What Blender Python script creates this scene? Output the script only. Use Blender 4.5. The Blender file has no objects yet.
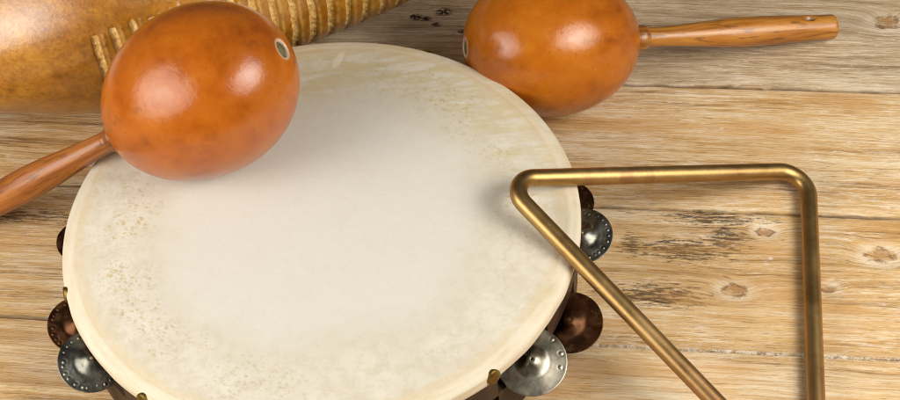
import bpy, bmesh, math, random
from mathutils import Vector, Matrix, noise
random.seed(4)
S = 0.125                       # drum radius in metres; every length below is in drum radii
scene = bpy.context.scene
COL = scene.collection
R = math.radians

# ------------------------------------------------------------------ materials
class NT:
    def __init__(self, name):
        self.m = bpy.data.materials.new(name); self.m.use_nodes = True
        self.t = self.m.node_tree; self.n = self.t.nodes; self.l = self.t.links
        self.bsdf = self.n['Principled BSDF']; self.out = self.n['Material Output']
    def put(self, sock, v):
        if isinstance(v, bpy.types.NodeSocket): self.l.new(v, sock)
        elif isinstance(v, (tuple, list)):
            if len(v) == 3 and len(sock.default_value) == 4: v = (*v, 1)
            sock.default_value = v
        else: sock.default_value = v
    def coord(self):
        c = self.n.new('ShaderNodeTexCoord').outputs['Object']
        return self.vm('SCALE', c, s=1 / S)
    def vm(self, op, a, b=None, s=None):
        k = self.n.new('ShaderNodeVectorMath'); k.operation = op
        self.put(k.inputs[0], a)
        if b is not None: self.put(k.inputs[1], b)
        if s is not None: self.put(k.inputs['Scale'], s)
        return k.outputs['Value'] if op in ('LENGTH', 'DISTANCE', 'DOT_PRODUCT') else k.outputs['Vector']
    def ma(self, op, a, b=0.0, c=0.0, clamp=False):
        k = self.n.new('ShaderNodeMath'); k.operation = op; k.use_clamp = clamp
        self.put(k.inputs[0], a); self.put(k.inputs[1], b); self.put(k.inputs[2], c)
        return k.outputs[0]
    def sep(self, v):
        k = self.n.new('ShaderNodeSeparateXYZ'); self.put(k.inputs[0], v); return k.outputs
    def com(self, x=0.0, y=0.0, z=0.0):
        k = self.n.new('ShaderNodeCombineXYZ')
        for i, a in enumerate((x, y, z)): self.put(k.inputs[i], a)
        return k.outputs[0]
    def noise(self, v, scale=1.0, detail=3.0, rough=.55, dist=0.0):
        k = self.n.new('ShaderNodeTexNoise'); self.put(k.inputs['Vector'], v)
        k.inputs['Scale'].default_value = scale; k.inputs['Detail'].default_value = detail
        k.inputs['Roughness'].default_value = rough; k.inputs['Distortion'].default_value = dist
        return k.outputs['Fac']
    def voro(self, v, scale=1.0, rnd=1.0, out='Distance'):
        k = self.n.new('ShaderNodeTexVoronoi'); self.put(k.inputs['Vector'], v)
        k.inputs['Scale'].default_value = scale; k.inputs['Randomness'].default_value = rnd
        return k.outputs[out]
    def white(self, x):
        k = self.n.new('ShaderNodeTexWhiteNoise'); k.noise_dimensions = '1D'; self.put(k.inputs['W'], x)
        return k.outputs['Value']
    def ss(self, x, lo, hi, a=0.0, b=1.0):
        k = self.n.new('ShaderNodeMapRange'); k.interpolation_type = 'SMOOTHSTEP'
        self.put(k.inputs[0], x)
        for i, q in zip((1, 2, 3, 4), (lo, hi, a, b)): self.put(k.inputs[i], q)
        return k.outputs[0]
    def ramp(self, f, stops):
        k = self.n.new('ShaderNodeValToRGB'); e = k.color_ramp.elements
        while len(e) < len(stops): e.new(.5)
        for q, (p, c) in zip(e, stops): q.position = p; q.color = (*c, 1)
        self.put(k.inputs[0], f); return k.outputs[0]
    def mix(self, f, a, b, mode='MIX'):
        k = self.n.new('ShaderNodeMix'); k.data_type = 'RGBA'; k.blend_type = mode
        self.put(k.inputs[0], f); self.put(k.inputs[6], a); self.put(k.inputs[7], b)
        return k.outputs[2]
    def attr(self, name):
        k = self.n.new('ShaderNodeAttribute'); k.attribute_name = name; return k.outputs['Fac']
    def bump(self, h, strength=.3, dist=.001, prev=None):
        k = self.n.new('ShaderNodeBump'); k.inputs['Strength'].default_value = strength
        k.inputs['Distance'].default_value = dist; self.put(k.inputs['Height'], h)
        if prev is not None: self.put(k.inputs['Normal'], prev)
        return k.outputs[0]
    def set(self, **kw):
        names = dict(color='Base Color', rough='Roughness', metal='Metallic', normal='Normal', coat='Coat Weight',
                     coat_rough='Coat Roughness', spec='Specular IOR Level', sss='Subsurface Weight')
        for k, v in kw.items(): self.put(self.bsdf.inputs[names[k]], v)
        return self.m

def gauss(nt, uv, cu, cv, ru, rv):
    """1 at a spot on the boards, fading out at radius about 1 (ru, rv)"""
    d = nt.vm('LENGTH', nt.vm('MULTIPLY', nt.vm('SUBTRACT', uv, (cu, cv, 0)), (1 / ru, 1 / rv, 0)))
    return nt.ma('POWER', 2.718, nt.ma('MULTIPLY', nt.ma('MULTIPLY', d, d), -1.0)), d

PLANK, GAP0 = .7075, .445
KNOTS = [(1.71, .342, .042, .028, .034), (1.599, .037, .058, .040, .048), (1.957, .068, .038, .026, .030),
         (2.159, .247, .070, .045, .052), (2.22, 1.58, .07, .05, .08), (1.442, .62, .028, .018, .016)]
def wood_material():
    t = NT('limed_pine'); P = t.coord(); x, y, z = t.sep(P)
    uv = t.com(x, y, 0.0)
    idx = t.ma('FLOOR', t.ma('DIVIDE', t.ma('SUBTRACT', y, GAP0), PLANK))
    rnd = t.white(t.ma('ADD', idx, 7.3)); rnd2 = t.white(t.ma('ADD', idx, 31.7))
    off = t.ma('MULTIPLY', rnd, 23.0)
    # grain field: the boards' lines, bent by low noise and swelling round the knots
    wav = t.noise(t.com(t.ma('MULTIPLY', x, .8), t.ma('MULTIPLY', y, 2.0), off), 1.0, 3.0)
    F = t.ma('ADD', y, t.ma('MULTIPLY', wav, .075))
    wig = t.noise(t.com(t.ma('MULTIPLY', x, 4.0), t.ma('MULTIPLY', y, 8.0), off), 1.0, 2.0)
    F = t.ma('ADD', F, t.ma('MULTIPLY', wig, .008))
    core = None; halo = None
    kn = t.ma('MULTIPLY', t.ma('SUBTRACT', t.noise(t.vm('MULTIPLY', P, (1.0, 1.5, 1.0)), 24.0, 4.0, .7), .5), .9)
    for (cu, cv, ru, rv, a) in KNOTS:
        g, d = gauss(t, uv, cu, cv, ru * 1.5, rv * 1.5)
        F = t.ma('ADD', F, t.ma('MULTIPLY', g, a))
        d = t.ma('ADD', d, kn)
        c = t.ss(d, .15, .60, 1, 0)
        h = t.ma('MULTIPLY', t.ss(d, .45, .6), t.ss(d, .75, 1.25, 1, 0))
        k = t.ma('MULTIPLY', t.ss(d, .28, .46), t.ss(d, .48, .70, 1, 0))
        crk = k if core is None else t.ma('MAXIMUM', crk, k)
        core = c if core is None else t.ma('MAXIMUM', core, c)
        halo = h if halo is None else t.ma('MAXIMUM', halo, h)
    band = t.noise(t.com(t.ma('MULTIPLY', x, .75), t.ma('MULTIPLY', F, 17.0), off), 1.0, 7.0, .68)
    fine = t.noise(t.com(t.ma('MULTIPLY', x, 3.0), t.ma('MULTIPLY', F, 62.0), off), 1.0, 6.0, .72)
    pore = t.noise(t.com(t.ma('MULTIPLY', x, 7.0), t.ma('MULTIPLY', F, 125.0), off), 1.0, 4.0, .7)
    blotch = t.noise(t.com(t.ma('MULTIPLY', x, 1.6), t.ma('MULTIPLY', y, 3.6), off), 1.0, 5.0, .6)
    blotch2 = t.noise(t.com(t.ma('MULTIPLY', x, 5.0), t.ma('MULTIPLY', y, 11.0), t.ma('ADD', off, 5.0)), 1.0, 5.0, .65)
    g = t.ma('ADD', t.ma('MULTIPLY', band, .52), t.ma('MULTIPLY', fine, .48))
    col = t.ramp(g, [(.31, (.30, .155, .050)), (.41, (.52, .305, .115)), (.49, (.635, .405, .175)), (.57, (.715, .505, .265)), (.67, (.80, .645, .42))])
    # pale lime left in the pores, in dashes and patches
    dash = t.ma('MULTIPLY', t.ss(pore, .53, .61), t.ss(blotch, .34, .56))
    wash = t.ma('MULTIPLY', t.ss(fine, .49, .62), t.ss(blotch2, .40, .62))
    crumb = t.noise(t.com(t.ma('MULTIPLY', x, 13.0), t.ma('MULTIPLY', F, 78.0), t.ma('ADD', off, 2.0)), 1.0, 6.0, .82)
    crisp = t.ma('MULTIPLY', t.ss(crumb, .555, .60), t.ss(t.ma('ADD', t.ma('MULTIPLY', blotch, .6), t.ma('MULTIPLY', blotch2, .4)), .42, .56))
    lime = t.ma('MAXIMUM', t.ma('MAXIMUM', t.ma('MULTIPLY', dash, .66), t.ma('MULTIPLY', wash, .50)), t.ma('MULTIPLY', crisp, .85))
    # board by board: more or less lime, the back board greyed
    grey = t.ma('GREATER_THAN', y, GAP0 + PLANK)
    lime = t.ma('MULTIPLY', lime, t.ma('ADD', .70, t.ma('MULTIPLY', rnd2, .5)), clamp=True)
    col = t.mix(t.ma('MULTIPLY', grey, .68), col, t.ramp(g, [(.34, (.19, .14, .090)), (.5, (.45, .355, .245)), (.66, (.64, .545, .42))]))
    front = t.ma('LESS_THAN', y, GAP0 - PLANK)
    col = t.mix(t.ma('MULTIPLY', lime, t.ma('SUBTRACT', 1.0, t.ma('MULTIPLY', front, .35))), col, (.84, .73, .56))
    worn = t.ss(t.noise(t.com(t.ma('MULTIPLY', x, 1.1), t.ma('MULTIPLY', y, 3.4), t.ma('ADD', off, 15.0)), 1.0, 6.0, .7), .50, .66)
    col = t.mix(t.ma('MULTIPLY', worn, t.ss(fine, .35, .6, .12, .5)), col, (.82, .71, .53))
    # dark brown lines of late wood
    dark = t.ma('MULTIPLY', t.ss(band, .44, .30), t.ss(fine, .62, .38))
    col = t.mix(t.ma('MULTIPLY', dark, .34), col, (.17, .075, .022))
    # long unbroken growth lines
    gl = t.noise(t.com(t.ma('MULTIPLY', x, .22), t.ma('MULTIPLY', F, 34.0), t.ma('ADD', off, 9.0)), 1.0, 4.0, .62)
    col = t.mix(t.ma('MULTIPLY', t.ss(gl, .45, .36), .28), col, (.32, .165, .055))
    col = t.mix(t.ma('MULTIPLY', t.ss(gl, .56, .66), .35), col, (.74, .57, .36))
    # wide worn stripes of the front board
    strp = t.ss(t.noise(t.com(t.ma('MULTIPLY', x, .35), t.ma('MULTIPLY', F, 9.0), 3.0), 1.0, 2.0), .5, .34)
    col = t.mix(t.ma('MULTIPLY', t.ma('MULTIPLY', strp, front), .42), col, (.34, .165, .05))
    # grey mould streaks on the middle board
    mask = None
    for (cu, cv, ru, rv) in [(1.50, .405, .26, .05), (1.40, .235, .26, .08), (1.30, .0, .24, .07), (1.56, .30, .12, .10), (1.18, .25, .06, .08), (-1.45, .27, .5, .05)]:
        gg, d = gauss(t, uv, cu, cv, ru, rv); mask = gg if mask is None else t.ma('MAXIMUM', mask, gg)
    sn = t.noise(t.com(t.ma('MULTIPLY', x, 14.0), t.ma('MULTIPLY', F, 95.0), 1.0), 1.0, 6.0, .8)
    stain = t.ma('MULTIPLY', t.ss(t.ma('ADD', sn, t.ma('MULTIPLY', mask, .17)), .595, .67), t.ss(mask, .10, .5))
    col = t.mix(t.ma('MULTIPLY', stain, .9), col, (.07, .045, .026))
    # open pores: short dark ticks along the grain
    tick = t.noise(t.com(t.ma('MULTIPLY', x, 10.0), t.ma('MULTIPLY', F, 150.0), 4.0), 1.0, 4.0, .7)
    col = t.mix(t.ma('MULTIPLY', t.ma('MULTIPLY', t.ss(tick, .56, .62), t.ss(blotch2, .64, .44)), .6), col, (.20, .095, .03))
    # orange flush on the middle board
    flush = t.ma('MULTIPLY', t.ss(t.noise(t.com(t.ma('MULTIPLY', x, 1.3), t.ma('MULTIPLY', F, 8.0), 11.0), 1.0, 2.0), .5, .68), t.ma('SUBTRACT', 1.0, grey))
    col = t.mix(t.ma('MULTIPLY', flush, .5), col, (.56, .285, .085))
    # knots: reddish core, cracked pale halo
    ring = t.ma('MULTIPLY', halo, t.ss(t.noise(t.com(t.ma('MULTIPLY', x, 2.0), t.ma('MULTIPLY', F, 90.0), 2.0), 1.0, 2.0), .42, .6))
    col = t.mix(t.ma('MULTIPLY', halo, t.ma('ADD', .25, t.ma('MULTIPLY', ring, .5))), col, (.76, .64, .47))
    cn = t.noise(P, 28.0, 3.0)
    col = t.mix(t.ma('MULTIPLY', core, t.ss(cn, .25, .62, .2, .85)), col, (.40, .205, .085))
    col = t.mix(t.ma('MULTIPLY', t.ma('MULTIPLY', crk, t.ss(cn, .40, .60)), .7), col, (.13, .055, .02))
    # pin holes and crumbs on the back board
    holes = None
    for (cu, cv, r) in [(.260, 1.575, .022), (.185, 1.526, .014), (.14, 1.535, .018), (.24, 1.49, .012), (.36, 1.45, .01)]:
        gg, d = gauss(t, uv, cu, cv, r * 1.6, r); gg = t.ss(d, .6, 1.5, 1, 0)
        holes = gg if holes is None else t.ma('MAXIMUM', holes, gg)
    col = t.mix(t.ma('MULTIPLY', holes, t.ss(t.noise(P, 60.0), .35, .55)), col, (.03, .018, .01))
    sp = t.voro(t.vm('MULTIPLY', P, (1.0, 1.3, 1.0)), 9.0)
    spk = t.ma('MULTIPLY', t.ss(sp, .05, .12, 1, 0), t.ss(t.noise(P, 3.0), .56, .66))
    col = t.mix(t.ma('MULTIPLY', spk, .8), col, (.78, .70, .58))
    # dirt in the joints, chalk along the front joint
    ef = t.ma('DIVIDE', t.ma('SUBTRACT', y, GAP0), PLANK)
    e = t.ma('MULTIPLY', t.ma('ABSOLUTE', t.ma('SUBTRACT', ef, t.ma('ROUND', ef))), PLANK)
    frontgap = t.ma('LESS_THAN', t.ma('ABSOLUTE', t.ma('SUBTRACT', y, GAP0 - PLANK)), .1)
    chn = t.noise(t.com(t.ma('MULTIPLY', x, 34.0), t.ma('MULTIPLY', y, 85.0), 0.0), 1.0, 5.0, .8)
    seamlime = t.ma('MULTIPLY', frontgap, t.ss(x, .2, .9))
    patch = t.ma('MULTIPLY', t.ma('SUBTRACT', t.noise(t.com(t.ma('MULTIPLY', x, 3.0), 0.0, 0.0), 1.0, 2.0), .5), .5)
    chk = t.ma('MULTIPLY', t.ma('MULTIPLY', t.ss(t.ma('ADD', e, t.ma('MULTIPLY', kn, .024)), .003, .013, 1, 0), t.ss(t.ma('ADD', chn, patch), .40, .52)), seamlime)
    wob = t.noise(t.com(t.ma('MULTIPLY', x, 8.0), 0.0, off), 1.0, 3.0)
    dirt = t.ss(e, t.ma('MULTIPLY', wob, .006), t.ma('MULTIPLY', wob, .024), 1, 0)
    col = t.mix(t.ma('MULTIPLY', dirt, t.ma('SUBTRACT', .7, t.ma('MULTIPLY', seamlime, .5))), col, (.07, .038, .016))
    col = t.mix(t.ma('MULTIPLY', chk, .9), col, (.80, .72, .60))
    hgt = t.ma('ADD', t.ma('MULTIPLY', fine, .6), t.ma('MULTIPLY', pore, .5))
    hgt = t.ma('SUBTRACT', t.ma('ADD', hgt, t.ma('MULTIPLY', chk, .5)), t.ma('ADD', t.ma('MULTIPLY', holes, 1.0), t.ma('MULTIPLY', dark, .35)))
    return t.set(color=col, rough=t.ss(lime, 0, 1, .58, .8), normal=t.bump(hgt, .8, .0014), spec=.35)

def gourd_material(name, c_dark, c_mid, c_light, tone):
    t = NT(name); P = t.coord(); x, y, z = t.sep(P)
    n1 = t.noise(P, 2.3, 4.0, .6, .6); n2 = t.noise(P, 9.0, 5.0, .65); n3 = t.noise(t.vm('ADD', P, (7, 3, 1)), 26.0, 3.0)
    g = t.ma('ADD', t.ma('MULTIPLY', n1, .6), t.ma('MULTIPLY', n2, .4))
    col = t.ramp(g, [(.33, c_dark), (.5, c_mid), (.68, c_light)])
    fl = t.ss(t.voro(P, 30.0), .03, .20, 1, 0)
    col = t.mix(t.ma('MULTIPLY', t.ma('MULTIPLY', fl, t.ss(n2, .50, .60)), .6), col, (.16, .035, .004))
    blot = t.ss(t.noise(t.vm('ADD', P, (2.2 + tone, 5, 9)), 5.0, 4.0, .7), .63, .75)
    col = t.mix(t.ma('MULTIPLY', blot, .5), col, (.20, .045, .005))
    specks = t.ma('MULTIPLY', t.ss(t.voro(t.vm('ADD', P, (1.3, tone, 4)), 17.0), .03, .10, 1, 0), t.ss(n1, .52, .6))
    col = t.mix(t.ma('MULTIPLY', specks, .55), col, (.62, .30, .07))
    # a scuffed seam of darker varnish running up one flank
    seam = t.ma('MULTIPLY', t.ss(t.ma('ABSOLUTE', t.ma('ADD', t.ma('SUBTRACT', x, .06), t.ma('MULTIPLY', n2, -.05))), .0, .02, 1, 0), t.ss(t.noise(P, 6.0), .5, .62))
    col = t.mix(t.ma('MULTIPLY', seam, .45), col, (.13, .035, .006))
    # scraped ring round the tip
    ring = t.attr('rim')
    col = t.mix(ring, col, (.66, .48, .34))
    wr = t.ss(n2, .3, .75, .19, .29)
    b = t.bump(t.ma('ADD', t.ma('ADD', t.noise(P, 4.0, 2.0), t.ma('MULTIPLY', n2, .55)), t.ma('MULTIPLY', n3, .26)), .28, .002)
    return t.set(color=col, rough=wr, normal=b, coat=.22, coat_rough=.2, spec=.5)

def handle_material(name, c0, c1, c2):
    t = NT(name); P = t.coord(); x, y, z = t.sep(P)
    s = t.com(t.ma('MULTIPLY', x, 26.0), t.ma('MULTIPLY', y, 26.0), t.ma('MULTIPLY', z, 2.4))
    g = t.noise(s, 1.0, 5.0, .6, .4); d = t.noise(t.com(t.ma('MULTIPLY', x, 70.0), t.ma('MULTIPLY', y, 70.0), t.ma('MULTIPLY', z, 9.0)), 1.0, 3.0)
    col = t.ramp(g, [(.32, c0), (.5, c1), (.68, c2)])
    col = t.mix(t.ma('MULTIPLY', t.ss(d, .54, .68), .6), col, (.085, .027, .005))
    wear = t.ma('MULTIPLY', t.ss(t.noise(P, 7.0, 4.0), .62, .72), .4)
    col = t.mix(wear, col, (.48, .22, .06))
    col = t.mix(t.ma('MULTIPLY', t.attr('rim'), .9), col, (.03, .012, .005))  # cord hole's shade painted in; collar and its groove also coloured darker
    return t.set(color=col, rough=t.ss(g, .3, .7, .30, .44), normal=t.bump(t.ma('ADD', g, d), .15, .001), coat=.3, coat_rough=.2)

def skin_material():
    t = NT('calf_skin'); P = t.coord(); x, y, z = t.sep(P)
    r = t.vm('LENGTH', t.com(x, y, 0.0))
    big = t.noise(t.vm('ADD', P, (3, 8, 0)), 1.7, 4.0, .55, .5); mid = t.noise(P, 6.0, 5.0, .62, .4); fin = t.noise(P, 42.0, 3.0, .6)
    rr = t.ma('ADD', r, t.ma('MULTIPLY', t.ma('SUBTRACT', big, .5), .35))
    col = t.ramp(rr, [(.0, (.672, .655, .60)), (.48, (.668, .647, .585)), (.72, (.655, .62, .53)), (.93, (.655, .607, .50)), (1.0, (.67, .61, .485))])
    ctr = t.ss(rr, .5, .84)
    col = t.mix(t.ma('MULTIPLY', t.ss(mid, .46, .66, 0, .5), ctr), col, (.74, .70, .60))
    col = t.mix(t.ma('MULTIPLY', t.ss(mid, .52, .36), t.ma('ADD', .10, t.ma('MULTIPLY', ctr, .30))), col, (.62, .555, .42))
    mot = t.noise(t.vm('ADD', P, (1, 9, 3)), 19.0, 5.0, .7, .5)
    col = t.mix(t.ma('MULTIPLY', t.ss(mot, .50, .60), t.ma('ADD', .06, t.ma('MULTIPLY', ctr, .30))), col, (.56, .495, .36))
    col = t.mix(t.ma('MULTIPLY', t.ss(mot, .48, .38), t.ma('ADD', .06, t.ma('MULTIPLY', ctr, .22))), col, (.76, .72, .62))
    col = t.mix(t.ma('MULTIPLY', t.ss(t.noise(P, 70.0, 3.0, .7), .5, .66), .22), col, (.60, .555, .46))
    # yellow fat streaks, strongest at the far edge
    st = t.noise(t.com(t.ma('MULTIPLY', x, 3.2), t.ma('MULTIPLY', y, 17.0), 2.0), 1.0, 5.0, .68, .5)
    far = t.ma('MULTIPLY', t.ss(rr, .64, .82), t.ss(t.ma('ADD', y, t.ma('MULTIPLY', x, .35)), .0, .62))
    col = t.mix(t.ma('MULTIPLY', t.ma('MULTIPLY', far, t.ss(st, .40, .60)), .75), col, (.58, .48, .26))
    # hand wear: a faint ring where the cleaner middle ends
    wr = t.ma('MULTIPLY', t.ss(rr, .56, .66), t.ss(rr, .78, .68))
    col = t.mix(t.ma('MULTIPLY', wr, t.ss(mid, .40, .60, .06, .24)), col, (.55, .49, .37))
    # follicle specks in a loose ring
    ringm = t.ma('MULTIPLY', t.ss(rr, .60, .74), t.ss(rr, .96, .84))
    dirs = t.vm('NORMALIZE', t.com(x, y, 0.0))
    sect = t.ss(t.vm('DOT_PRODUCT', dirs, (math.cos(R(207)), math.sin(R(207)), 0)), .45, .85)
    sect2 = t.ma('MULTIPLY', t.ss(t.vm('DOT_PRODUCT', dirs, (math.cos(R(38)), math.sin(R(38)), 0)), .40, .9), .75)
    ringm = t.ma('MULTIPLY', ringm, t.ma('ADD', .16, t.ma('MULTIPLY', t.ma('MAXIMUM', sect, sect2), .84)))
    pv = t.noise(t.vm('ADD', P, (4, 2, 6)), 2.4, 3.0, .6)
    for sc, th, ofs, k in ((26.0, .25, 0.0, .8), (38.0, .27, 3.7, .65), (16.0, .13, 8.1, .6), (52.0, .25, 5.5, .5)):
        Q = t.vm('ADD', P, (ofs, ofs * .7, 0.0)); qx, qy, qz = t.sep(Q)
        rot = t.com(t.ma('ADD', t.ma('MULTIPLY', qx, .80), t.ma('MULTIPLY', qy, -.6)), t.ma('ADD', t.ma('MULTIPLY', qx, .96), t.ma('MULTIPLY', qy, 1.28)), 0.0)
        v = t.voro(t.vm('ADD', rot, t.com(t.ma('MULTIPLY', mid, .05), t.ma('MULTIPLY', fin, .05), 0.0)), sc)
        dots = t.ma('MULTIPLY', t.ss(v, th * .4, th * 1.5, 1, 0), t.ss(pv, .40, .58))
        col = t.mix(t.ma('MULTIPLY', t.ma('MULTIPLY', dots, ringm), k), col, (.50, .385, .19))
    # rubbed tan on the bent edge
    edge = t.ma('MULTIPLY', t.ma('MULTIPLY', t.ss(r, .895, .944), t.ss(r, .972, .952)), t.ss(t.noise(P, 15.0, 5.0, .7), .30, .54))
    col = t.mix(t.ma('MULTIPLY', edge, .6), col, (.63, .50, .305))
    side = t.ma('MULTIPLY', t.ss(t.ma('ADD', r, t.ma('MULTIPLY', mid, .016)), .954, .968), t.ss(y, -.15, .5, 1, .35))
    fib = t.noise(t.com(t.ma('MULTIPLY', x, 5.0), t.ma('MULTIPLY', y, 5.0), t.ma('MULTIPLY', z, 110.0)), 1.0, 5.0, .65)
    col = t.mix(t.ma('MULTIPLY', side, .8), col, t.ramp(fib, [(.3, (.60, .475, .30)), (.46, (.70, .60, .435)), (.62, (.745, .665, .52))]))
    # scratch left by a thumb nail near the far edge
    gg, d = gauss(t, t.com(t.ma('ADD', x, t.ma('MULTIPLY', y, -.45)), y, 0.0), -.28, .87, .022, .055)
    col = t.mix(t.ma('MULTIPLY', t.ss(gg, .3, .7), .5), col, (.84, .78, .66))
    h = t.ma('ADD', t.ma('MULTIPLY', mid, .8), t.ma('MULTIPLY', fin, .25))
    return t.set(color=col, rough=.62, normal=t.bump(h, .28, .0012), spec=.3)

def metal_material(name, c0, c1, c2, rough, scale=9.0, metal=1.0, spot=None, stretch=(1, 1, 1), seed=0.0):
    t = NT(name); P = t.coord(); Q = t.vm('MULTIPLY', t.vm('ADD', P, (seed, seed * .6, 0.0)), stretch)
    n = t.noise(Q, scale, 5.0, .65, .3); f = t.noise(Q, scale * 5, 4.0, .65)
    col = t.ramp(t.ma('ADD', t.ma('MULTIPLY', n, .7), t.ma('MULTIPLY', f, .3)), [(.34, c0), (.5, c1), (.66, c2)])
    if spot:
        col = t.mix(t.ma('MULTIPLY', t.ss(t.noise(t.vm('ADD', Q, (4, 4, 4)), scale * 1.6, 4.0, .7), .58, .68), .6), col, spot)
    return t.set(color=col, metal=metal, rough=t.ss(n, .3, .7, rough - .07, rough + .12), normal=t.bump(f, .08, .0008))

def brass_material():
    t = NT('aged_brass'); P = t.coord(); x, y, z = t.sep(P)
    n = t.noise(P, 3.2, 5.0, .65, .3); f = t.noise(P, 34.0, 4.0, .7); sc = t.noise(t.vm('MULTIPLY', P, (60, 60, 60)), 1.0, 2.0)
    col = t.ramp(t.ma('ADD', t.ma('MULTIPLY', n, .75), t.ma('MULTIPLY', f, .25)), [(.34, (.33, .195, .070)), (.5, (.435, .275, .104)), (.66, (.51, .34, .145))])
    # brown patina: patches on the upper bar and the foot of the slanting bar
    p1, d = gauss(t, t.com(x, y, 0.0), 1.30, .10, .38, .5)
    p2, d = gauss(t, t.com(x, y, 0.0), 1.50, -1.02, .32, .35)
    pat = t.ma('MAXIMUM', t.ma('MULTIPLY', p1, t.ss(t.noise(t.vm('MULTIPLY', P, (7, 5, 5)), 1.0, 4.0, .7), .48, .60)), t.ma('MULTIPLY', p2, t.ss(n, .25, .5)))
    col = t.mix(t.ma('MULTIPLY', pat, .6), col, (.34, .165, .085))
    spots = t.ma('MULTIPLY', t.ss(t.voro(P, 16.0), .05, .14, 1, 0), t.ss(f, .5, .6))
    col = t.mix(t.ma('MULTIPLY', spots, .7), col, (.14, .075, .03))
    return t.set(color=col, metal=1.0, rough=t.ss(n, .3, .7, .36, .48), normal=t.bump(t.ma('ADD', f, t.ma('MULTIPLY', sc, .3)), .07, .0008))

def guiro_material():
    t = NT('carved_gourd'); P = t.coord(); x, y, z = t.sep(P)
    n1 = t.noise(P, 3.0, 5.0, .65, .5); n2 = t.noise(P, 16.0, 5.0, .7); n3 = t.noise(P, 60.0, 3.0)
    col = t.ramp(t.ma('ADD', t.ma('MULTIPLY', n1, .55), t.ma('MULTIPLY', n2, .45)), [(.33, (.19, .062, .003)), (.48, (.39, .148, .008)), (.6, (.52, .225, .016)), (.75, (.60, .31, .045))])
    col = t.mix(t.ma('MULTIPLY', t.ss(n3, .48, .64), .38), col, (.17, .06, .006))
    col = t.mix(t.ma('MULTIPLY', t.ss(t.noise(t.vm('ADD', P, (3, 1, 8)), 7.0, 5.0, .7), .52, .64), .25), col, (.60, .29, .04))
    cut = t.attr('cut')
    cc = t.ramp(t.noise(P, 46.0, 3.0, .7), [(.33, (.46, .21, .03)), (.48, (.70, .41, .095)), (.64, (.82, .58, .21))])
    cut = t.ma('ADD', cut, t.ma('MULTIPLY', t.ma('MULTIPLY', t.ma('SUBTRACT', t.noise(P, 62.0, 4.0, .8), .5), 1.3), t.ss(cut, .02, .3)))
    col = t.mix(t.ss(cut, .25, .6), col, cc)
    ln = t.attr('line')
    col = t.mix(t.ma('MULTIPLY', t.ma('MULTIPLY', ln, t.ss(n2, .38, .55)), .6), col, (.72, .44, .12))
    b = t.bump(t.ma('ADD', t.ma('MULTIPLY', n2, .4), t.ma('MULTIPLY', n3, .35)), .3, .0012)
    return t.set(color=col, rough=t.ss(cut, .2, .6, .30, .75), normal=b, coat=.8, coat_rough=.28, spec=.9)

def plain(name, col, rough, scale=12.0, var=.35):
    t = NT(name); P = t.coord(); n = t.noise(P, scale, 5.0, .65)
    lo = tuple(c * (1 - var) for c in col); hi = tuple(min(1, c * (1 + var)) for c in col)
    return t.set(color=t.ramp(n, [(.35, lo), (.65, hi)]), rough=rough, normal=t.bump(n, .2, .001))

M = dict(
    wood=wood_material(), skin=skin_material(), guiro=guiro_material(),
    gourd_red=gourd_material('amber_gourd', (.22, .043, .002), (.41, .098, .004), (.50, .145, .008), 0.0),
    gourd_yellow=gourd_material('honey_gourd', (.25, .055, .002), (.42, .112, .004), (.52, .165, .008), 3.3),
    handle_red=handle_material('red_stained_wood', (.14, .036, .005), (.30, .088, .010), (.42, .15, .022)),
    handle_gold=handle_material('golden_stained_wood', (.20, .060, .007), (.40, .15, .017), (.53, .235, .04)),
    brass=brass_material(),
    steel=metal_material('tarnished_steel', (.20, .18, .135), (.33, .30, .235), (.47, .43, .35), .33, 7.0, spot=(.22, .17, .09)),
    dark_steel=metal_material('dark_steel', (.11, .108, .09), (.21, .205, .175), (.34, .325, .275), .30, 9.0, spot=(.10, .085, .06), seed=3.0),
    copper=metal_material('brown_copper', (.055, .022, .010), (.115, .05, .024), (.22, .105, .05), .33, 10.0, spot=(.30, .17, .08), seed=5.0),
    tack=metal_material('tarnished_brass_tack', (.10, .065, .018), (.21, .14, .038), (.32, .225, .07), .46, 22.0),
    frame=plain('dark_frame_wood', (.048, .022, .011), .55), pin=plain('pin_steel', (.10, .095, .085), .4),
    dowel=plain('dowel_end', (.125, .108, .045), .55, 26.0, .45))

# ------------------------------------------------------------------ mesh helpers
def to_obj(name, verts, faces, mat, parent=None, loc=(0, 0, 0), rot=None, smooth=True, attrs=None, sharp=None):
    me = bpy.data.meshes.new(name)
    me.from_pydata([(v[0] * S, v[1] * S, v[2] * S) for v in verts], [], faces)
    me.materials.append(mat)
    if smooth: me.polygons.foreach_set('use_smooth', [True] * len(me.polygons))
    for k, vals in (attrs or {}).items():
        a = me.attributes.new(k, 'FLOAT', 'POINT'); a.data.foreach_set('value', vals)
    me.update()
    o = bpy.data.objects.new(name, me); COL.objects.link(o)
    if parent is not None: o.parent = parent
    m = Matrix.Translation(Vector(loc) * S)
    if rot is not None: m = m @ rot.to_4x4()
    o.matrix_basis = m
    if sharp: me.set_sharp_from_angle(angle=R(sharp))
    return o
def tag(o, label, cat, group=None):
    o['label'] = label; o['category'] = cat
    if group: o['group'] = group
def empty(name, loc, label, cat, group=None):
    o = bpy.data.objects.new(name, None); COL.objects.link(o); o.location = Vector(loc) * S
    o.empty_display_size = .02; tag(o, label, cat, group); return o
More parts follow.
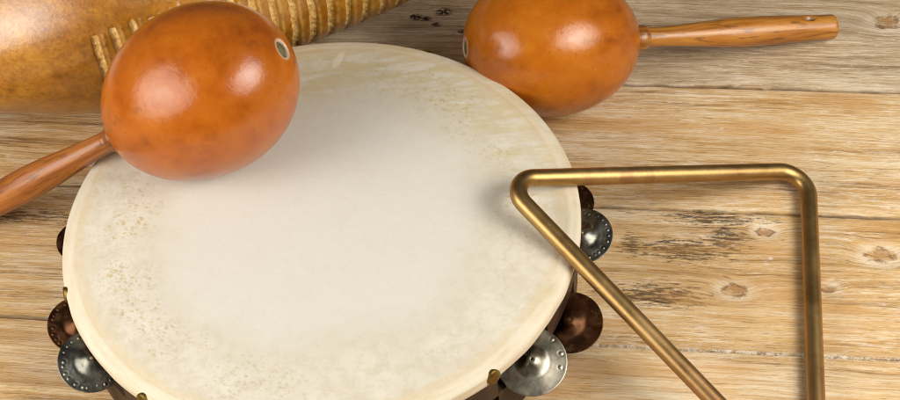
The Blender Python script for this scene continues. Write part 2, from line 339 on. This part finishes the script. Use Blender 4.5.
def revolve(profile, n, disp=None):
    """profile of (r, z); r == 0 at an end closes with a pole"""
    verts, faces, rings = [], [], []
    for i, (r, z) in enumerate(profile):
        if r <= 1e-9:
            rings.append([len(verts)]); verts.append((0, 0, z)); continue
        ring = []
        for k in range(n):
            a = 2 * math.pi * k / n; rr, zz = r, z
            if disp: rr, zz = disp(r, z, a)
            ring.append(len(verts)); verts.append((rr * math.cos(a), rr * math.sin(a), zz))
        rings.append(ring)
    for A, B in zip(rings, rings[1:]):
        if len(A) == 1 and len(B) == 1: continue
        for k in range(n):
            j = (k + 1) % n
            if len(A) == 1: faces.append((A[0], B[j], B[k]))
            elif len(B) == 1: faces.append((A[k], A[j], B[0]))
            else: faces.append((A[k], A[j], B[j], B[k]))
    return verts, faces
def frame_of(d, ref=(0, 0, 1)):
    z = Vector(d).normalized(); x = Vector(ref) - z * Vector(ref).dot(z); x.normalize(); y = z.cross(x)
    return Matrix((x, y, z)).transposed()
def sst(a, b, x):
    t = min(1, max(0, (x - a) / (b - a))); return t * t * (3 - 2 * t)

# ------------------------------------------------------------------ boards of the table: one sheet with carved joints
def build_table():
    gaps = [GAP0 + PLANK * k for k in range(-5, 6)]
    vs = []
    lo, hi = gaps[0] - .35, gaps[-1] + .35
    prof = (-.06, -.03, -.016, -.010, -.0065, -.0042, -.002, .002, .0042, .0065, .010, .016, .03, .06)
    for i, g in enumerate(gaps):
        vs += [(g + p, i, p) for p in prof]
        if i + 1 < len(gaps):
            for k in range(1, 14): vs.append((g + .06 + (PLANK - .12) * k / 14, None, 0))
    vs = [(lo, None, 0)] + vs + [(hi, None, 0)]
    us = [-4.6 + .02 * k for k in range(0, 561)]
    verts = []
    hts = [random.uniform(-.006, .006) for _ in range(14)]
    for u in us:
        for (v, gi, p) in vs:
            z = 0.0
            if gi is not None:
                w = .0040 + .003 * noise.noise((u * 2.1, gi * 7.7, 0)) + .0025 * noise.noise((u * 11, gi * 3.1, 2))
                if gi == 4: w *= .9
                wob = .006 * noise.noise((u * 1.3, gi * 5.5, 9)) + .0025 * noise.noise((u * 9, gi * 5.5, 4))
                z = -.030 * (1 - sst(w * .7, w + .004, abs(p))) - .0025 * (1 - sst(.008, .03, abs(p)))
                v = v + wob * (1 - sst(.02, .06, abs(p)))
            verts.append((u, v, z + .0022 * noise.noise((u * .7, v * 3.5, 1))))
    n = len(vs)
    faces = [(i * n + j, (i + 1) * n + j, (i + 1) * n + j + 1, i * n + j + 1) for i in range(len(us) - 1) for j in range(n - 1)]
    o = to_obj('tabletop', verts, faces, M['wood'], rot=Matrix.Rotation(R(-11.6), 3, 'Z'), loc=(0, 0, -.003))
    o['kind'] = 'structure'; o['label'] = 'weathered limed pine boards of the table under the instruments'
build_table()

# ------------------------------------------------------------------ tambourine
H = .364
def build_tambourine():
    root = empty('tambourine', (0, 0, 0), 'round cream skin tambourine with metal jingles, lying in the middle of the boards', 'tambourine')
    # skin: flat head, rolled edge, short side glued to the hoop
    prof = [(0, 0)] + [(.985 * k / 46, 0) for k in range(1, 46)]
    prof = [(r, z) for r, z in prof if r < .935] + [(.938, -.0003), (.944, -.0020), (.950, -.0028), (.957, -.0025), (.965, -.0036), (.972, -.0056)]
    for k in range(1, 9):
        a = k / 8 * math.pi / 2; prof.append((.974 + .0325 * math.sin(a), -.030 + .0225 * math.cos(a)))
    prof += [(1.0065, -.034), (1.0065, -.044), (1.006, -.054), (1.005, -.063), (1.002, -.071), (.994, -.075), (.984, -.074)]
    def disp(r, z, a):
        zz = z; rr = r
        if z > -.03: zz -= .006 * sst(.2, .98, r) * 0 + .0025 * noise.noise((r * math.cos(a) * 3, r * math.sin(a) * 3, 0)) * sst(1.0, .9, r)
        if z < -.045: zz += .006 * noise.noise((math.cos(a) * 9, math.sin(a) * 9, 3)) * sst(-.04, -.08, z) if z < -.045 else 0
        rr += .0028 * noise.noise((math.cos(a) * 13, math.sin(a) * 13, z * 9)) * sst(-.012, -.05, z)
        rr += .0022 * noise.noise((math.cos(a) * 2.2, math.sin(a) * 2.2, z * 4)) * sst(.8, 1, r)
        return rr, zz
    v, f = revolve(prof, 256, disp)
    f = [tuple(reversed(q)) for q in f]
    to_obj('drumhead', v, f, M['skin'], root, (0, 0, H))
    # hoop with two staggered rows of slots, built from cells
    up0, low0 = -42.7, -25.3
    nA = 360; zs = [.0, .07, .155, .165, .275, .30]       # rows: low slot .07-.155, upper slot .165-.275
    ro, ri = .984, .915
    def dang(a, b): return abs((a - b + 180) % 360 - 180)
    def solid(i, j):
        if j < 0 or j >= len(zs) - 1: return False
        a = i % nA + .5
        if j == 1: return min(dang(a, low0 + 36 * k) for k in range(10)) > 9.0
        if j == 3: return min(dang(a, up0 + 36 * k) for k in range(10)) > 9.0
        return True
    bm = bmesh.new(); cache = {}
    def V(i, j, r):
        key = (i % nA, j, r)
        if key not in cache:
            a = R(i % nA); cache[key] = bm.verts.new((r * math.cos(a) * S, r * math.sin(a) * S, zs[j] * S))
        return cache[key]
    for i in range(nA):
        for j in range(len(zs) - 1):
            if not solid(i, j): continue
            bm.faces.new((V(i, j, ro), V(i + 1, j, ro), V(i + 1, j + 1, ro), V(i, j + 1, ro)))
            bm.faces.new((V(i + 1, j, ri), V(i, j, ri), V(i, j + 1, ri), V(i + 1, j + 1, ri)))
            if not solid(i, j + 1): bm.faces.new((V(i, j + 1, ro), V(i + 1, j + 1, ro), V(i + 1, j + 1, ri), V(i, j + 1, ri)))
            if not solid(i, j - 1): bm.faces.new((V(i, j, ri), V(i + 1, j, ri), V(i + 1, j, ro), V(i, j, ro)))
            if not solid(i + 1, j): bm.faces.new((V(i + 1, j, ro), V(i + 1, j, ri), V(i + 1, j + 1, ri), V(i + 1, j + 1, ro)))
            if not solid(i - 1, j): bm.faces.new((V(i, j, ri), V(i, j, ro), V(i, j + 1, ro), V(i, j + 1, ri)))
    me = bpy.data.meshes.new('hoop'); bm.to_mesh(me); bm.free(); me.materials.append(M['frame'])
    o = bpy.data.objects.new('hoop', me); COL.objects.link(o); o.parent = root
    # tacks through the skin
    pr = [(0, .0062), (.010, .0060), (.019, .0052), (.026, .0038), (.0295, .0016), (.0305, -.012)]
    tack0 = None
    angs = [-54.0, -93.0, -132.4, -168.5, 136, 98, 61]
    for a in angs:
        d = Vector((math.cos(R(a)), math.sin(R(a)), .0)); rm = frame_of((d.x, d.y, .16))
        if tack0 is None:
            v, f = revolve(pr[::-1], 28); tack0 = to_obj('tack', v, f, M['tack'], root); o = tack0
        else: o = tack0.copy(); COL.objects.link(o); o.parent = root
        o.matrix_basis = Matrix.Translation((d * 1.0105 + Vector((0, 0, H - .040))) * S) @ rm.to_4x4()
    # jingles: dished discs with a boss and a ring of stamped dots
    def jingle_mesh(rad, dots, boss, seed):
        prof = [(.035, boss * .97), (.06, boss)]
        for k in range(1, 13): q = k / 12; prof.append((.06 + .50 * q, .045 + (boss - .045) * (1 - q * q * (3 - 2 * q)) ** 1.15))
        prof += [(.56 + .40 * k / 16, .045 * (1 - k / 16) ** 1.4) for k in range(1, 17)] + [(.985, -.002), (1.0, -.008), (1.0, -.018), (.985, -.020)]
        nd = 24
        def disp(r, z, a):
            zz = z
            if dots and .70 < r < .97:
                k = round(a / (2 * math.pi) * nd); rnd = random.Random(k % nd + seed)
                aa = 2 * math.pi * k / nd + rnd.uniform(-.07, .07); rc = .835 + rnd.uniform(-.03, .03)
                dd = math.hypot(r * math.cos(a - aa) - rc, r * math.sin(a - aa))
                if dots == 1 or rnd.random() < .28: zz += .020 * rnd.uniform(.5, 1.1) * math.exp(-(dd / .036) ** 2) - .006 * math.exp(-((dd - .07) / .02) ** 2)
            zz += .012 * noise.noise((r * math.cos(a) * 2 + seed, r * math.sin(a) * 2, seed))
            return r * (1 + .006 * noise.noise((math.cos(a) * 2, math.sin(a) * 2, seed))), zz
        v, f = revolve(prof, 240, disp)
        v = [(p[0] * rad, p[1] * rad, p[2] * rad) for p in v]
        return v, [tuple(reversed(q)) for q in f]
    kinds = {'steel_plain': (M['steel'], 2, .26), 'steel_dots': (M['dark_steel'], 1, .24), 'copper_dots': (M['copper'], 1, .22), 'copper_plain': (M['copper'], 0, .26)}
    protos = {}
    lab = {'steel_plain': 'plain silvery steel jingle', 'steel_dots': 'dark steel jingle with a ring of stamped dots',
           'copper_dots': 'brown copper jingle with stamped dots', 'copper_plain': 'smooth brown copper jingle'}
    pinv, pinf = revolve([(0, 0), (.009, 0), (.009, .10), (0, .10)], 10)
    def add(kind, ang, rr, z, lean, scale=1.0, spin=0.0, tilt=None):
        mat, dots, boss = kinds[kind]
        d = Vector((math.cos(R(ang)), math.sin(R(ang)), 0))
        nrm = Vector(tilt).normalized() if tilt else (Vector((0, 0, 1)) + d * math.tan(R(lean))).normalized()
        rm = frame_of(nrm, (1, 0, 0)) @ Matrix.Rotation(spin, 3, 'Z')
        if kind not in protos:
            v, f = jingle_mesh(.13, dots, boss, len(protos) * 5 + 1); o = to_obj('jingle', v, f, mat, root); protos[kind] = o
        else: o = protos[kind].copy(); COL.objects.link(o); o.parent = root
        o['label'] = lab[kind]
        o.matrix_basis = Matrix.Translation((d * rr + Vector((0, 0, z))) * S) @ rm.to_4x4() @ Matrix.Scale(scale, 4)
    pin0 = None
    for row, a0, zc, zb in ((0, up0, .22, .170), (1, low0, .115, .062)):
        for k in range(10):
            a = (a0 + 36 * k + 180) % 360 - 180
            if pin0 is None: pin0 = to_obj('pin', pinv, pinf, M['pin'], root); o = pin0
            else: o = pin0.copy(); COL.objects.link(o); o.parent = root
            o.location = Vector((.965 * math.cos(R(a)), .965 * math.sin(R(a)), zb)) * S
    add('steel_plain', -42.7, 1.008, .215, 0, 1.02, .4, (.02, -.36, .93))
    add('copper_plain', -26.4, 1.018, .125, 0, .95, 1.0, (-.10, -.30, .95))
    add('steel_dots', -5.2, 1.012, .200, 0, .89, .1, (-.08, -.28, .95))
    add('copper_dots', 8.7, .985, .125, 0, .82, .5, (-.05, -.15, .98))
    add('steel_dots', -154.0, 1.008, .205, 0, .97, 2.0, (.14, -.30, .94))
    add('copper_dots', -168.8, 1.000, .128, 0, .92, 1.6, (.16, -.26, .95))
    add('copper_plain', 170.5, .985, .205, 0, .72, 2.6, (.20, -.20, .96))
    add('copper_plain', -61.3, .955, .112, 3, .95, .3)
    add('steel_plain', -78.7, .95, .215, 3, .95, .9)
    add('copper_dots', -97.3, .95, .112, 3, .95, .3)
    add('steel_dots', -114.7, .945, .215, 3, .95, 1.3)
    add('copper_plain', -133.3, .945, .112, 6, .95, .7)
    for k, (a, kd) in enumerate([(29.3, 'steel_dots'), (46.7, 'copper_plain'), (65.3, 'steel_plain'), (82.7, 'copper_dots'), (101.3, 'steel_dots'), (118.7, 'copper_plain'), (137.3, 'steel_plain'), (154.7, 'copper_dots')]):
        add(kd, a, .945, .22 if k % 2 == 0 else .112, 2, .92, k)
build_tambourine()

# ------------------------------------------------------------------ maracas
def build_maraca(centre, axis, gm, hm, hlen, sc, label, hole_at=None, spin=0.0, base=None, tipmat='dowel'):
    base = base or (centre[0], centre[1], 0)
    root = empty('maraca', base, label, 'maraca', 'maracas')
    rel = Vector(centre) - Vector(base); rot = frame_of(axis) @ Matrix.Rotation(spin, 3, 'Z')
    a, b = .406 * sc, .333 * sc
    # gourd: egg of revolution, fuller towards the tip, a scraped hole at the tip
    prof, rim = [], []
    n = 96
    hole = .036
    for k in range(n + 1):
        th = math.pi * k / n
        z = -a * math.cos(th); r = b * math.sin(th) ** .97 * (1 + .035 * math.cos(th))
        if k < n / 2 and r < hole + .006: continue
        prof.append((r, z)); rim.append(0)
    z0 = prof[0][1]
    head = [(hole - .010, z0 + .050), (hole - .004, z0 + .014), (hole - .001, z0 + .003), (hole + .002, z0 - .002)]
    prof = head + prof[:-1] + [(0, a)]
    def disp(r, z, t):
        q = noise.noise((math.cos(t) * 1.3 + 5 * spin, math.sin(t) * 1.3, z * 2.2)) * .020 + .005 * noise.noise((math.cos(t) * 4, math.sin(t) * 4, z * 8))
        return r * (1 + q), z
    v, f = revolve(prof, 160, disp); f = [tuple(reversed(q)) for q in f]; f = [tuple(reversed(q)) for q in f]
    rimv = [ (1 - sst(hole + .003, hole + .013, math.hypot(p[0], p[1]))) if p[2] < 0 else 0 for p in v]
    g = to_obj('gourd', v, f, gm, root, rel, rot, attrs={'rim': rimv})
    v, f = revolve([(0, -.004), (.014, -.004), (hole - .010, -.002), (hole - .004, .003), (hole - .003, .02)], 32)
    to_obj('dowel_tip', v, [tuple(q) for q in f], M[tipmat], g, (0, 0, z0 + .004))
    # handle: turned collar then a slim neck swelling to mid length
    L = hlen; z1 = a - .012
    hs = .94 * sc
    hp = [(.054, 0), (.060, .010), (.0625, .028), (.060, .046), (.054, .054), (.0475, .060), (.049, .064)]
    for k in range(1, 41):
        q = k / 40
        r = .047 + .027 * sst(0, .55, q) - .012 * sst(.55, 1, q); hp.append((r, .062 + (L - .062 - .012) * q))
    re = hp[-1][0]
    hp += [(re - .002, L - .006), (re - .007, L - .001), (re - .014, L), (re * .5, L + .001), (0, L + .001)]
    # denser rings near the end for the cord hole
    hv = []
    def hd(r, z, t):
        rr = r * (1 + .02 * noise.noise((math.cos(t) * 1.5, math.sin(t) * 1.5, z * 3)))
        if hole_at and r > .04:
            hz, ht = hole_at; dd = math.hypot((z - hz) / .030, ((t - ht + math.pi) % (2 * math.pi) - math.pi) * r / .017)
            rr -= .028 * (1 - sst(.55, 1.1, dd))
        return rr, z
    hp = [(r * hs, z) for r, z in hp]
    hp2 = []
    for (r0, za), (r1, zb) in zip(hp, hp[1:]):
        m = max(1, int((zb - za) / .006)); hp2 += [(r0 + (r1 - r0) * i / m, za + (zb - za) * i / m) for i in range(m)]
    hp2.append(hp[-1])
    v, f = revolve(hp2, 72, hd)
    rv = []
    for p in v:
        q = 0
        if hole_at:
            hz, ht = hole_at; t = math.atan2(p[1], p[0]); dd = math.hypot((p[2] - hz) / .030, ((t - ht + math.pi) % (2 * math.pi) - math.pi) * .06 / .017); q = 1 - sst(.6, 1.2, dd)
        q = max(q, .6 * (1 - sst(.0, .004, abs(p[2] - .057))))
        q = max(q, .25 * (1 - sst(.05, .056, p[2]))); rv.append(q)
    to_obj('handle', v, f, hm, root, rel + rot @ Vector((0, 0, z1)), rot, attrs={'rim': rv})
build_maraca((-.411, .411, .711), (-.862, .06, -.503), M['gourd_red'], M['handle_red'], .90, 1.012,
             'reddish amber maraca resting on the tambourine skin, red brown handle hanging over the rim', spin=.5, base=(-.411, .411, .36))
build_maraca((1.004, .888, .308), (.975, .119, -.188), M['gourd_yellow'], M['handle_gold'], .905, .925,
             'honey yellow maraca lying on the boards behind the tambourine with golden handle', hole_at=(.775, -2.15), spin=2.1)

# ------------------------------------------------------------------ guiro
def build_guiro():
    c0 = Vector((-.874, 1.285, .475)); ax = Vector((.946, .325, 0)).normalized()
    # local z along the axis, local x up: angle 0 = up, +90 deg = local y
    rot = frame_of(ax, (0, 0, 1))
    pts = [(-1.15, 0), (-1.149, .04), (-1.13, .08), (-1.08, .125), (-.98, .16), (-.80, .222), (-.60, .293), (-.45, .352), (-.25, .427), (-.05, .472), (.15, .479), (.45, .476), (.85, .468), (1.2, .450), (1.5, .410), (1.8, .345), (2.05, .27), (2.25, .20), (2.4, .16), (2.6, .14), (2.72, .13), (2.75, .10), (2.752, 0)]
    def rad(s):
        for i in range(len(pts) - 1):
            if pts[i][0] <= s <= pts[i + 1][0]:
                (x0, y0), (x1, y1) = pts[i], pts[i + 1]
                m = lambda j: ((pts[j + 1][1] - pts[j - 1][1]) / (pts[j + 1][0] - pts[j - 1][0])) if 2 <= j < len(pts) - 2 else None
                h = x1 - x0; t = (s - x0) / h; m0, m1 = m(i), m(i + 1); sl = (y1 - y0) / h
                m0 = sl if m0 is None else m0; m1 = sl if m1 is None else m1
                return (2 * t**3 - 3 * t**2 + 1) * y0 + (t**3 - 2 * t**2 + t) * h * m0 + (-2 * t**3 + 3 * t**2) * y1 + (t**3 - t**2) * h * m1
        return 0
    first, pitch, count = -.115, .0818, 26
    ss = []
    s = -1.15
    while s < 2.752:
        ss.append(s); s += .0065 if first - .05 < s < first + pitch * count + .05 else .02
    ss.append(2.752)
    prof = [(max(0, rad(q)), q) for q in ss]; prof[0] = (0, -1.15); prof[-1] = (0, 2.752)
    n = 300
    cut, line = {}, {}
    def where(s, a):
        # a measured from up; the camera looks at the side a < 0 or > pi (towards -y of the table)
        aa = (a + math.pi) % (2 * math.pi) - math.pi
        k = math.floor((s - first) / pitch + .5)
        if k < 0 or k >= count: return 0, 0
        rnd = random.Random(k * 13 + 5)
        t0 = A_TOP + rnd.uniform(-.03, .03) ; t1 = A_BOT + rnd.uniform(-.08, .08)
        lo, hi = t0, t1
        wob = .004 * noise.noise((aa * 4, k * 3.3, 0)) + .0022 * noise.noise((aa * 16, k * 5.3, 2))
        w = (.0125 + .003 * rnd.random() + .002 * noise.noise((aa * 9, k * 2.7, 6))) * (sst(lo, lo + .02, aa)) * (1 - sst(hi - .22, hi, aa) * .8) * (1 - sst(hi - .01, hi, aa))
        if not lo < aa < hi: return 0, 0
        d = abs(s - (first + k * pitch) + wob)
        c = 1 - sst(w * .72, w * 1.12 + 1e-4, d)
        dl = s - (first + k * pitch) - .031 + wob
        return c, (1 - sst(.003, .008, abs(dl)))
    def disp(r, z, a):
        c, l = where(z, a)
        rr = r * (1 + .018 * noise.noise((math.cos(a) * 1.1, math.sin(a) * 1.1, z * .9)) + .004 * noise.noise((math.cos(a) * 5, math.sin(a) * 5, z * 5)))
        if c > 0: rr -= c * (.009 + .008 * noise.noise((a * 42, z * 30, 0)) + .007 * noise.noise((a * 90, z * 60, 4)))
        rr += .003 * l
        return rr, z
    v, f = revolve(prof, n, disp)
    cv, lv = [], []
    for p in v:
        c, l = where(p[2], math.atan2(p[1], p[0])); cv.append(c); lv.append(l * (1 - c))
    to = to_obj('guiro', v, f, M['guiro'], loc=c0, rot=rot, attrs={'cut': cv, 'line': lv})
    tag(to, 'brown gourd guiro with carved yellow notches lying behind the tambourine', 'guiro')
A_TOP, A_BOT = 1.13, 2.35      # replaced below if the frame's handedness needs it
build_guiro()

# ------------------------------------------------------------------ triangle
def build_triangle():
    A, B, C3 = Vector((.706, -.024, .505)), Vector((1.969, .260, .0345)), Vector((1.686, -1.341, .0345))
    r = .0345
    def fillet(p, q, s, rf, n=14):
        u, w = (p - q).normalized(), (s - q).normalized(); half = u.angle(w) / 2; d = rf / math.tan(half)
        bis = (u + w).normalized(); c = q + bis * (rf / math.sin(half)); a0 = q + u * d - c; a1 = q + w * d - c
        ang = a0.angle(a1); out = []
        for k in range(n + 1):
            t = k / n; out.append(c + (a0 * math.sin((1 - t) * ang) + a1 * math.sin(t * ang)) / math.sin(ang))
        return out
    def seg(p, q, n=24): return [p.lerp(q, k / n) for k in range(1, n)]
    dA = fillet(C3, A, B, .085); dB = fillet(A, B, C3, .095)
    dC = fillet(B, C3, A, .09)
    end0 = A.lerp(C3, .86)
    path = [end0] + seg(end0, dA[0]) + dA + seg(dA[-1], dB[0]) + dB + seg(dB[-1], dC[0]) + dC[:13]
    # tube by parallel transport, rounded cut ends
    n = 36; verts, faces, rings = [], [], []
    t0 = (path[1] - path[0]).normalized(); up = Vector((0, 0, 1)); nx = (up - t0 * up.dot(t0)).normalized(); prev = t0
    stations = []
    for i, p in enumerate(path):
        t = (path[min(i + 1, len(path) - 1)] - path[max(i - 1, 0)]).normalized()
        nx = (prev.rotation_difference(t) @ nx); nx = (nx - t * nx.dot(t)).normalized(); prev = t
        stations.append((p, t, nx.copy(), r * (1 + .008 * noise.noise(p * 3))))
    p, t, x, _ = stations[0]; pre = [(p - t * .004, t, x, r * .80), (p - t * .002, t, x, r * .95)]
    p, t, x, _ = stations[-1]; post = [(p + t * .002, t, x, r * .95), (p + t * .004, t, x, r * .80)]
    stations = pre + stations + post
    for (p, t, x, rr) in stations:
        y = t.cross(x); ring = []
        for k in range(n):
            a = 2 * math.pi * k / n; ring.append(len(verts)); verts.append(tuple(p + (x * math.cos(a) + y * math.sin(a)) * rr))
        rings.append(ring)
    for Ra, Rb in zip(rings, rings[1:]):
        for k in range(n): faces.append((Ra[k], Ra[(k + 1) % n], Rb[(k + 1) % n], Rb[k]))
    faces.append(tuple(reversed(rings[0]))); faces.append(tuple(rings[-1]))
    o = to_obj('triangle', verts, faces, M['brass'], sharp=60)
    tag(o, 'bent brass rod triangle leaning from the tambourine rim down to the boards', 'triangle')
build_triangle()

# ------------------------------------------------------------------ lamps: two soft boxes left and right, dim studio surround
def softbox(name, loc, target, sx, sy, power, col):
    L = bpy.data.lights.new(name, 'AREA'); L.shape = 'ELLIPSE'; L.size = sx * S; L.size_y = sy * S; L.energy = power; L.color = col
    o = bpy.data.objects.new(name, L); COL.objects.link(o)
    o.location = Vector(loc) * S; d = (Vector(target) - Vector(loc)); o.rotation_euler = d.to_track_quat('-Z', 'Y').to_euler(); return o
for loc, aim, sx, sy, power in (((-3.45, -1.50, 2.75), (-.1, .3, .3), 4.9, 3.75, 3.45), ((4.05, -1.95, 3.6), (.7, .5, .3), 5.1, 3.75, 4.8)):
    softbox('softbox_lamp', loc, aim, sx, sy, power * .62, (1, .955, .88))
    softbox('softbox_core_lamp', loc, aim, sx * .46, sy * .46, power * .38, (1, .955, .88))     # the bulb's hot spot on the diffuser
w = bpy.data.worlds.new('World'); scene.world = w; w.use_nodes = True
w.node_tree.nodes['Background'].inputs[0].default_value = (1, .95, .88, 1); w.node_tree.nodes['Background'].inputs[1].default_value = .07

# ------------------------------------------------------------------ camera
cam = bpy.data.cameras.new('camera'); co = bpy.data.objects.new('camera', cam); COL.objects.link(co); scene.camera = co
e, roll = 0.83883, 0.111956
rt = Vector((1, 0, 0)); upv = Vector((0, math.sin(e), math.cos(e))); back = Vector((0, -math.cos(e), math.sin(e)))
c, s = math.cos(roll), math.sin(roll)
r2 = rt * c - upv * s; u2 = rt * s + upv * c
mw = Matrix((r2, u2, back)).transposed().to_4x4(); mw.translation = Vector((.507928, -5.149484, 6.121629)) * S
co.matrix_world = mw
cam.sensor_width = 36; cam.lens = 36 * 2000 / 900; cam.clip_start = .01; cam.clip_end = 50
vs = scene.view_settings; vs.view_transform = 'Standard'; vs.look = 'None'; vs.exposure = .08; vs.gamma = 1
scene.cycles.max_bounces = 8
scene.cycles.filter_width = 1.05
